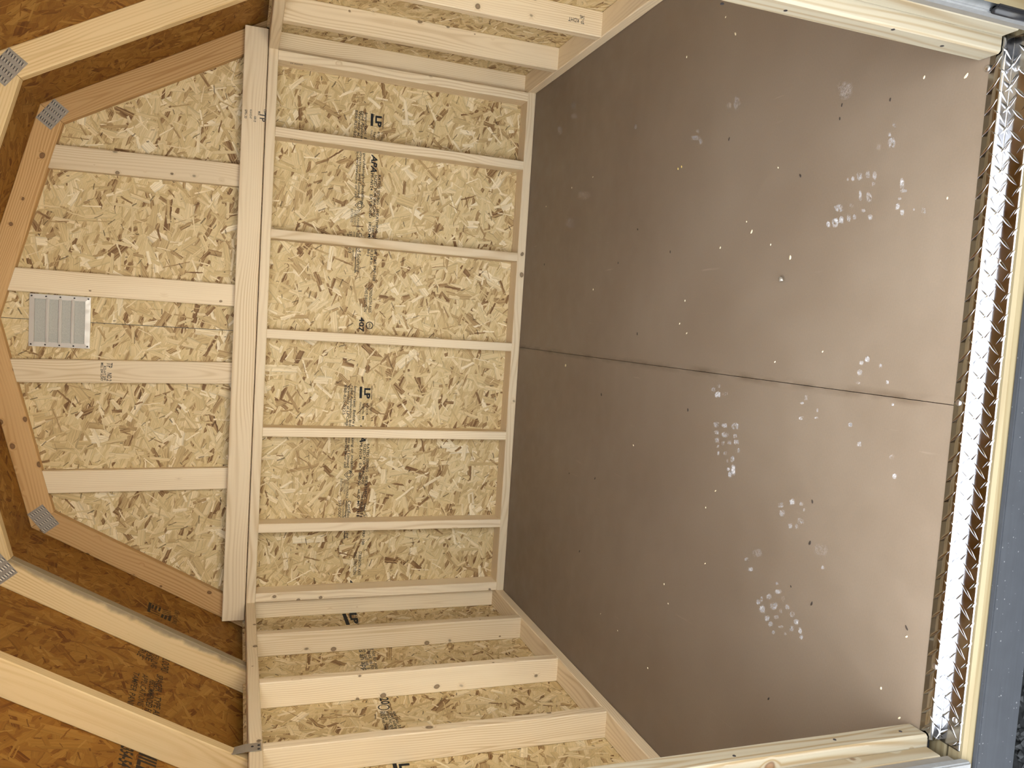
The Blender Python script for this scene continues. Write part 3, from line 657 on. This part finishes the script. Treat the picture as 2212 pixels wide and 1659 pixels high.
text(bc, 'SPFs 33', q(529, 236), q(528, 255), (0, 0, -1), .009, mat=INK_G, bold=.02)
text(bc, 'C201', q(570, 236), q(570, 246), (0, 0, -1), .009, mat=INK_G, bold=.02)
t2 = truss(-.557, 'yellow gambrel truss with a grey mould-stained rafter next to the gable truss', LUM_Y, LUM_Y, left_low=LUM_S)
t3 = truss(-1.166, 'gambrel truss held to the wall plate by a metal tie', LUM_Y, LUM_Y)
# mill stamps on the wall studs
q = lambda x, y: px(x, y, 1, -.7455)
st = [o for o in wr.children if o.name.startswith('stud')]
def near(lst, co): return min(lst, key=lambda o: (WM[o.name].translation - V(co)).length)
r3 = near(st, (HW + D / 2, -.7455 + T / 2, T))
text(r3, 'KDHT', q(1251, 41), q(1228, 36.5), q(1240, 60) - q(1240, 30), .0135, mat=INK, bold=.005)
text(r3, 'TP', q(1262.5, 44), q(1255, 42.5), q(1240, 60) - q(1240, 30), .0135, mat=INK, bold=.005)
text(r3, 'S4S', q(1263, 35), q(1253, 32), q(1240, 60) - q(1240, 30), .012, mat=INK_G, bold=.005)
stb = [o for o in wb.children if o.name.startswith('stud')]
for xs_, ys in ((HW - T, 138), (.811 - T / 2, 299)):
    so = near(stb, (xs_ + T / 2, D / 2, T))
    a, b_ = V((xs_, .03, .0)), None
    z0 = px(626, ys, 0, xs_).z; z1 = px(655, ys, 0, xs_).z
    text(so, 'TP KDHT', (xs_, .028, z0), (xs_, .028, z1), (0, -1, 0), .013, mat=INK_G, bold=.01)

# ------------------------------------------------------------------ gable vent between the middle gable studs
VB = .086
gv_ = tag(empty('gable_vent', (0, VB, 1.85)), 'small square metal louvre vent high on the gable between two studs', 'vent')
va, vb, vz0, vz1 = .0985, -.1025, 1.757, 1.966
fw = .018
vs = []; 
def vframe():
    bm = bmesh.new()
    o = [(vb, vz0), (va, vz0), (va, vz1), (vb, vz1)]; i_ = [(vb + fw, vz0 + fw), (va - fw, vz0 + fw), (va - fw, vz1 - fw), (vb + fw, vz1 - fw)]
    V0 = [bm.verts.new((x, VB - .004, z)) for x, z in o]; V1 = [bm.verts.new((x, VB - .008, z)) for x, z in i_]; V2 = [bm.verts.new((x, VB + .003, z)) for x, z in o]; V3 = [bm.verts.new((x, VB, z)) for x, z in i_]
    for k in range(4):
        j = (k + 1) % 4
        bm.faces.new((V0[k], V0[j], V1[j], V1[k])); bm.faces.new((V2[k], V0[k], V0[j], V2[j])); bm.faces.new((V1[k], V1[j], V3[j], V3[k])); bm.faces.new((V2[j], V2[k], V3[k], V3[j]))
    return mesh_of(bm, 'frame')
link('frame', vframe(), VENT, gv_)
hz = (vz1 - vz0 - 2 * fw) / 4
for k in range(4):
    z0 = vz0 + fw + k * hz
    box('louvre', gv_, (vb + fw, VB - .0015, z0 + .0005), (va - fw, VB + .002, z0 + hz - .0005), VENT_P)
    if k: 
        bm = bmesh.new(); sec = [(-.007, 0), (-.006, -.007), (-.002, -.0105), (.004, -.009), (.007, 0)]
        vv = [[bm.verts.new((x, VB + dy, z0 + dz)) for dz, dy in sec] for x in (vb + fw * .8, va - fw * .8)]
        for i in range(4): bm.faces.new((vv[0][i], vv[0][i + 1], vv[1][i + 1], vv[1][i]))
        bm.faces.new(vv[0]); bm.faces.new(vv[1][::-1])
        link('louvre_rib', mesh_of(bm, 'louvre_rib'), VENT, gv_)
for x in (va - .008, vb + .008):
    for k in range(5):
        bm = bmesh.new(); bmesh.ops.create_uvsphere(bm, u_segments=8, v_segments=5, radius=.0034)
        link('screw', mesh_of(bm, 'screw', True), NAIL, gv_, Matrix.Translation((x, VB - .0055, vz0 + .008 + k * (vz1 - vz0 - .016) / 4)) @ Matrix.Diagonal((1, .5, 1, 1)))

# ------------------------------------------------------------------ rafter tie at the left wall plate
tie = tag(empty('rafter_tie', (-HW, -1.143, H)), 'galvanised metal tie strapping a rafter to the left top plate', 'metal tie')
xi = -HW + .0015
pA = [px(536 + dx, y, 0, xi) for dx, y in ((4, 1607), (28, 1603), (29, 1621), (4, 1624))]
vs = [(p.x, p.y, p.z) for p in pA]
za, zb = max(p.z for p in pA), min(p.z for p in pA); y_a, y_b = pA[0].y, pA[3].y
# twisted tongue running up to the rafter side, then a foot on the rafter
ry = -1.166 + T + .001
P = [[(xi, y_a, za), (xi, y_b, za)], [(xi, y_a, za + .012), (xi, y_b, za + .012)], [(xi - .012, y_a + .008, za + .05), (xi - .004, y_b + .002, za + .045)], [(xi - .03, ry + .004, za + .085), (xi - .012, ry + .002, za + .078)], [(xi - .05, ry, za + .115), (xi - .045, ry, za + .105)]]
vv = [(xi, y_a, zb), (xi, y_b, zb)] + [p for r in P for p in r]
ff = [(2 * i, 2 * i + 1, 2 * i + 3, 2 * i + 2) for i in range(len(vv) // 2 - 1)]
so = link('strap', pyd('strap', vv, ff), GALV, tie)
md = so.modifiers.new('thickness', 'SOLIDIFY'); md.thickness = .0014
for (x, y) in ((545, 1613), (559, 1610), (559, 1618)):
    c0 = px(x, y, 0, xi + .001); bm = bmesh.new(); bmesh.ops.create_cone(bm, cap_ends=True, segments=10, radius1=.0042, radius2=.0036, depth=.003)
    link('nail', mesh_of(bm, 'nail'), NAIL, tie, Matrix.Translation(c0) @ Matrix.Rotation(math.pi / 2, 4, 'Y'))

# ------------------------------------------------------------------ diamond-plate threshold
def arc(c0, r, a0, a1, n=5): return [(c0[0] + r * math.cos(a0 + (a1 - a0) * i / n), c0[1] + r * math.sin(a0 + (a1 - a0) * i / n)) for i in range(n + 1)]
ZT = -.0195
prof = [(-2.3080, .0005), (-2.3290, .0005)] + arc((-2.3295, -.0035), .004, math.pi / 2, math.pi) + [(-2.3335, -.0040), (-2.3335, ZT + .0026)] \
    + arc((-2.3355, ZT + .002), .002, 0, -math.pi / 2, 3) + [(-2.3360, ZT), (-2.3710, ZT)] + arc((-2.3715, ZT - .004), .004, math.pi / 2, math.pi) + [(-2.3755, ZT - .0045), (-2.3755, -.0405)]
PS = [0.]
for a, b_ in zip(prof, prof[1:]): PS.append(PS[-1] + math.hypot(b_[0] - a[0], b_[1] - a[1]))
def onprof(s, h=0.):
    s = max(0., min(PS[-1] - 1e-6, s)); i = max(k for k in range(len(PS) - 1) if PS[k] <= s)
    a, b_ = prof[i], prof[i + 1]; f = (s - PS[i]) / (PS[i + 1] - PS[i]); dx, dz = (b_[0] - a[0]), (b_[1] - a[1]); L = math.hypot(dx, dz)
    return (a[0] + dx * f + dz / L * h, a[1] + dz * f - dx / L * h)   # y, z raised outwards by h
th = tag(empty('threshold_plate', (0, -2.34, 0)), 'shiny stepped diamond-tread aluminium plate along the door sill', 'threshold')
XA, XB = -.607, .634
n = len(prof); cols = [XA, XA + .0015, XA + .003, XB - .003, XB - .0015, XB]
vs = [(x, y, z) for x in cols for y, z in prof]; fs = [(c_ * n + i, c_ * n + i + 1, c_ * n + n + i + 1, c_ * n + n + i) for c_ in range(len(cols) - 1) for i in range(n - 1)]
pl = link('tread_sheet', pyd('tread_sheet', vs, fs), ALU, th)
md = pl.modifiers.new('thickness', 'SOLIDIFY'); md.thickness = .0012; md.offset = 0
for p in pl.data.polygons: p.use_smooth = True
PITCH = .0358
for row in range(6):
    s0 = .0105 + .018 * row; sg = 1 if row % 2 == 0 else -1
    na, nb = 9, 5; vs, fs = [], []
    for i in range(na):
        a = -1 + 2 * i / (na - 1); wid = .0028 * max(0., 1 - abs(a) ** 1.7) + .0002; hh = .0011 * max(0., 1 - a * a) ** .7
        for j in range(nb):
            bb = -1 + 2 * j / (nb - 1); u = sg * a * .0125 + bb * wid * .7; s = s0 + a * .0125 - sg * bb * wid * .7
            h = .0006 + hh * (1 - bb * bb)
            over = s > PS[-1] or s < 0
            y, z = onprof(s, h if not over else .0006); vs.append((u, y, z))
    for i in range(na - 1):
        for j in range(nb - 1): k = i * nb + j; fs.append((k, k + 1, k + nb + 1, k + nb))
    me = pyd('tread_lozenge', vs, fs, True); me.materials.append(ALU)
    x = XA + .015 + (row % 2) * PITCH / 2
    while x < XB - .012:
        link('tread_lozenge', me, None, th, Matrix.Translation((x, 0, 0))); x += PITCH
for (x, y, z) in ((2133, 148, .0012), (2070, 870, .0012), (2198, 147, ZT), (2157, 565, ZT), (2063, 1556, ZT), (2019, 1440, .0012)):
    c0 = px(x, y, 2, z); bm = bmesh.new(); bmesh.ops.create_uvsphere(bm, u_segments=12, v_segments=6, radius=.0058)
    link('screw', mesh_of(bm, 'screw', True), STEEL, th, Matrix.Translation((c0.x, c0.y, z)) @ Matrix.Diagonal((1, 1, .4, 1)))

# ------------------------------------------------------------------ litter on the floor
def chip_mesh(name, L, W, Hh, bend=0.):
    vs = []
    for (x, k) in ((-.5, .35), (-.2, 1.), (.2, .9), (.5, .25)):
        for (y, z) in ((-.5, 0), (.5, 0), (.35, 1), (-.35, 1)):
            vs.append((x * L, y * W * k + bend * L * x * x, z * Hh * (.6 + .4 * k)))
    fs = [(0, 1, 2, 3), (12, 15, 14, 13)]
    for i in range(3):
        for j in range(4): fs.append((4 * i + j, 4 * i + 4 + j, 4 * i + 4 + (j + 1) % 4, 4 * i + (j + 1) % 4))
    return pyd(name, vs, fs)
Z2 = lambda o, s, pts: [(o[0] + x / s, o[1] + y / s) for x, y in pts]
pale = Z2((1120, 180), 4.366, [(704, 884), (262, 1162), (505, 985), (1905, 1550), (2153, 1304)]) + Z2((1600, 180), 4.366, [(1952, 1083), (355, 795), (285, 1522)]) \
    + [(1589, 73), (2088, 164), (1997, 167), (1484, 123), (1568, 37)] + Z2((1120, 550), 4.366, [(706, 329), (1588, 742), (1572, 435), (1521, 652)]) \
    + Z2((1120, 900), 4.366, [(1768, 857), (1375, 1580), (1085, 270), (1860, 700), (1762, 1385)]) + Z2((1550, 1240), 4.608, [(1884, 623), (1630, 1137), (1812, 1433)]) \
    + Z2((1600, 550), 4.366, [(775, 915), (325, 1012)]) + Z2((1120, 1240), 4.148, [(1343, 265), (738, 356), (890, 507), (1160, 843), (1308, 90)])
big = Z2((1600, 180), 4.366, [(105, 1400), (470, 1642)])
for i, (x, y) in enumerate(pale + big):
    c0 = px(x, y, 2, 0.); bigone = (x, y) in big or (x, y) in ((1589, 73), (2088, 164))
    L = .010 if bigone else random.uniform(.004, .0065)
    o = link('wood_chip', chip_mesh('wood_chip', L, L * random.uniform(.4, .6), .0016, .3 if bigone else .1), CHIP, None, Matrix.Translation((c0.x, c0.y, .0002)) @ Matrix.Rotation(random.uniform(-.8, .8), 4, 'Z'))
    if bigone: tag(o, 'larger pale wood sliver lying on the brown floor', 'wood chip', 'larger pale wood slivers on the floor')
    else: tag(o, 'tiny pale wood chip lying on the brown floor', 'wood chip', 'tiny pale wood chips on the floor')
darkb = Z2((1120, 550), 4.366, [(783, 1320), (1600, 1465), (942, 78), (245, 93), (1122, 747)]) + Z2((1120, 900), 4.366, [(723, 582), (480, 535), (577, 1270)]) + Z2((1550, 1240), 4.608, [(940, 295), (733, 122), (1884, 535), (510, 1240)]) \
    + Z2((1600, 900), 4.483, [(697, 822), (673, 1222)]) + Z2((1600, 180), 4.366, [(957, 205), (1412, 155), (937, 333), (565, 870)]) + Z2((1120, 180), 4.366, [(1988, 525), (1125, 1378), (1433, 1590)])
for (x, y) in darkb:
    c0 = px(x, y, 2, 0.); L = random.uniform(.005, .010)
    o = link('bark_crumb', chip_mesh('bark_crumb', L, L * random.uniform(.25, .5), .0018, random.uniform(-.3, .3)), BIT, None, Matrix.Translation((c0.x, c0.y, .0002)) @ Matrix.Rotation(random.uniform(-.7, .7), 4, 'Z'))
    tag(o, 'small dark crumb lying on the brown floor', 'crumb', 'dark crumbs on the floor')
for (x, y), lab in zip(Z2((1120, 180), 4.366, [(1507, 806), (1540, 787)]), ('yellow speck of wood beside an orange one on the floor', 'orange sliver with a pale tail beside a yellow speck on the floor')):
    c0 = px(x, y, 2, 0.); o = link('wood_speck', chip_mesh('wood_speck', .007, .004, .002), mat_plain('yellow_speck', (.62, .45, .14), .7), None, Matrix.Translation((c0.x, c0.y, .0002)) @ Matrix.Rotation(.3, 4, 'Z')); tag(o, lab, 'wood speck')
c0 = px(1120 + 447 / 4.366, 550 + 1045 / 4.366, 2, 0.); o = link('pebble', chip_mesh('pebble', .010, .007, .004), mat_plain('tan_pebble', (.45, .36, .2), .7), None, Matrix.Translation((c0.x, c0.y, .0002))); tag(o, 'tan pebble beside the floor joint near the back plate', 'pebble')
# curled scrap of metal
c0 = px(1692, 604, 2, 0.)
vs, fs = [], []; N = 16
for i in range(N):
    a = i / (N - 1) * 4.6; r = .0065 - .0035 * i / (N - 1); yy = .009 * (i / (N - 1)) - .004
    for k in (-1, 1): vs.append((math.cos(a) * r + .001 * k, yy + k * .0055, .0072 + math.sin(a) * r))
for i in range(N - 1): fs.append((2 * i, 2 * i + 1, 2 * i + 3, 2 * i + 2))
o = link('metal_curl', pyd('metal_curl', vs, fs, True), GALV, None, Matrix.Translation((c0.x, c0.y, 0.)) @ Matrix.Rotation(-.9, 4, 'Z'))
md = o.modifiers.new('thickness', 'SOLIDIFY'); md.thickness = .0011
tag(o, 'curled grey metal shaving lying alone on the floor', 'metal scrap')
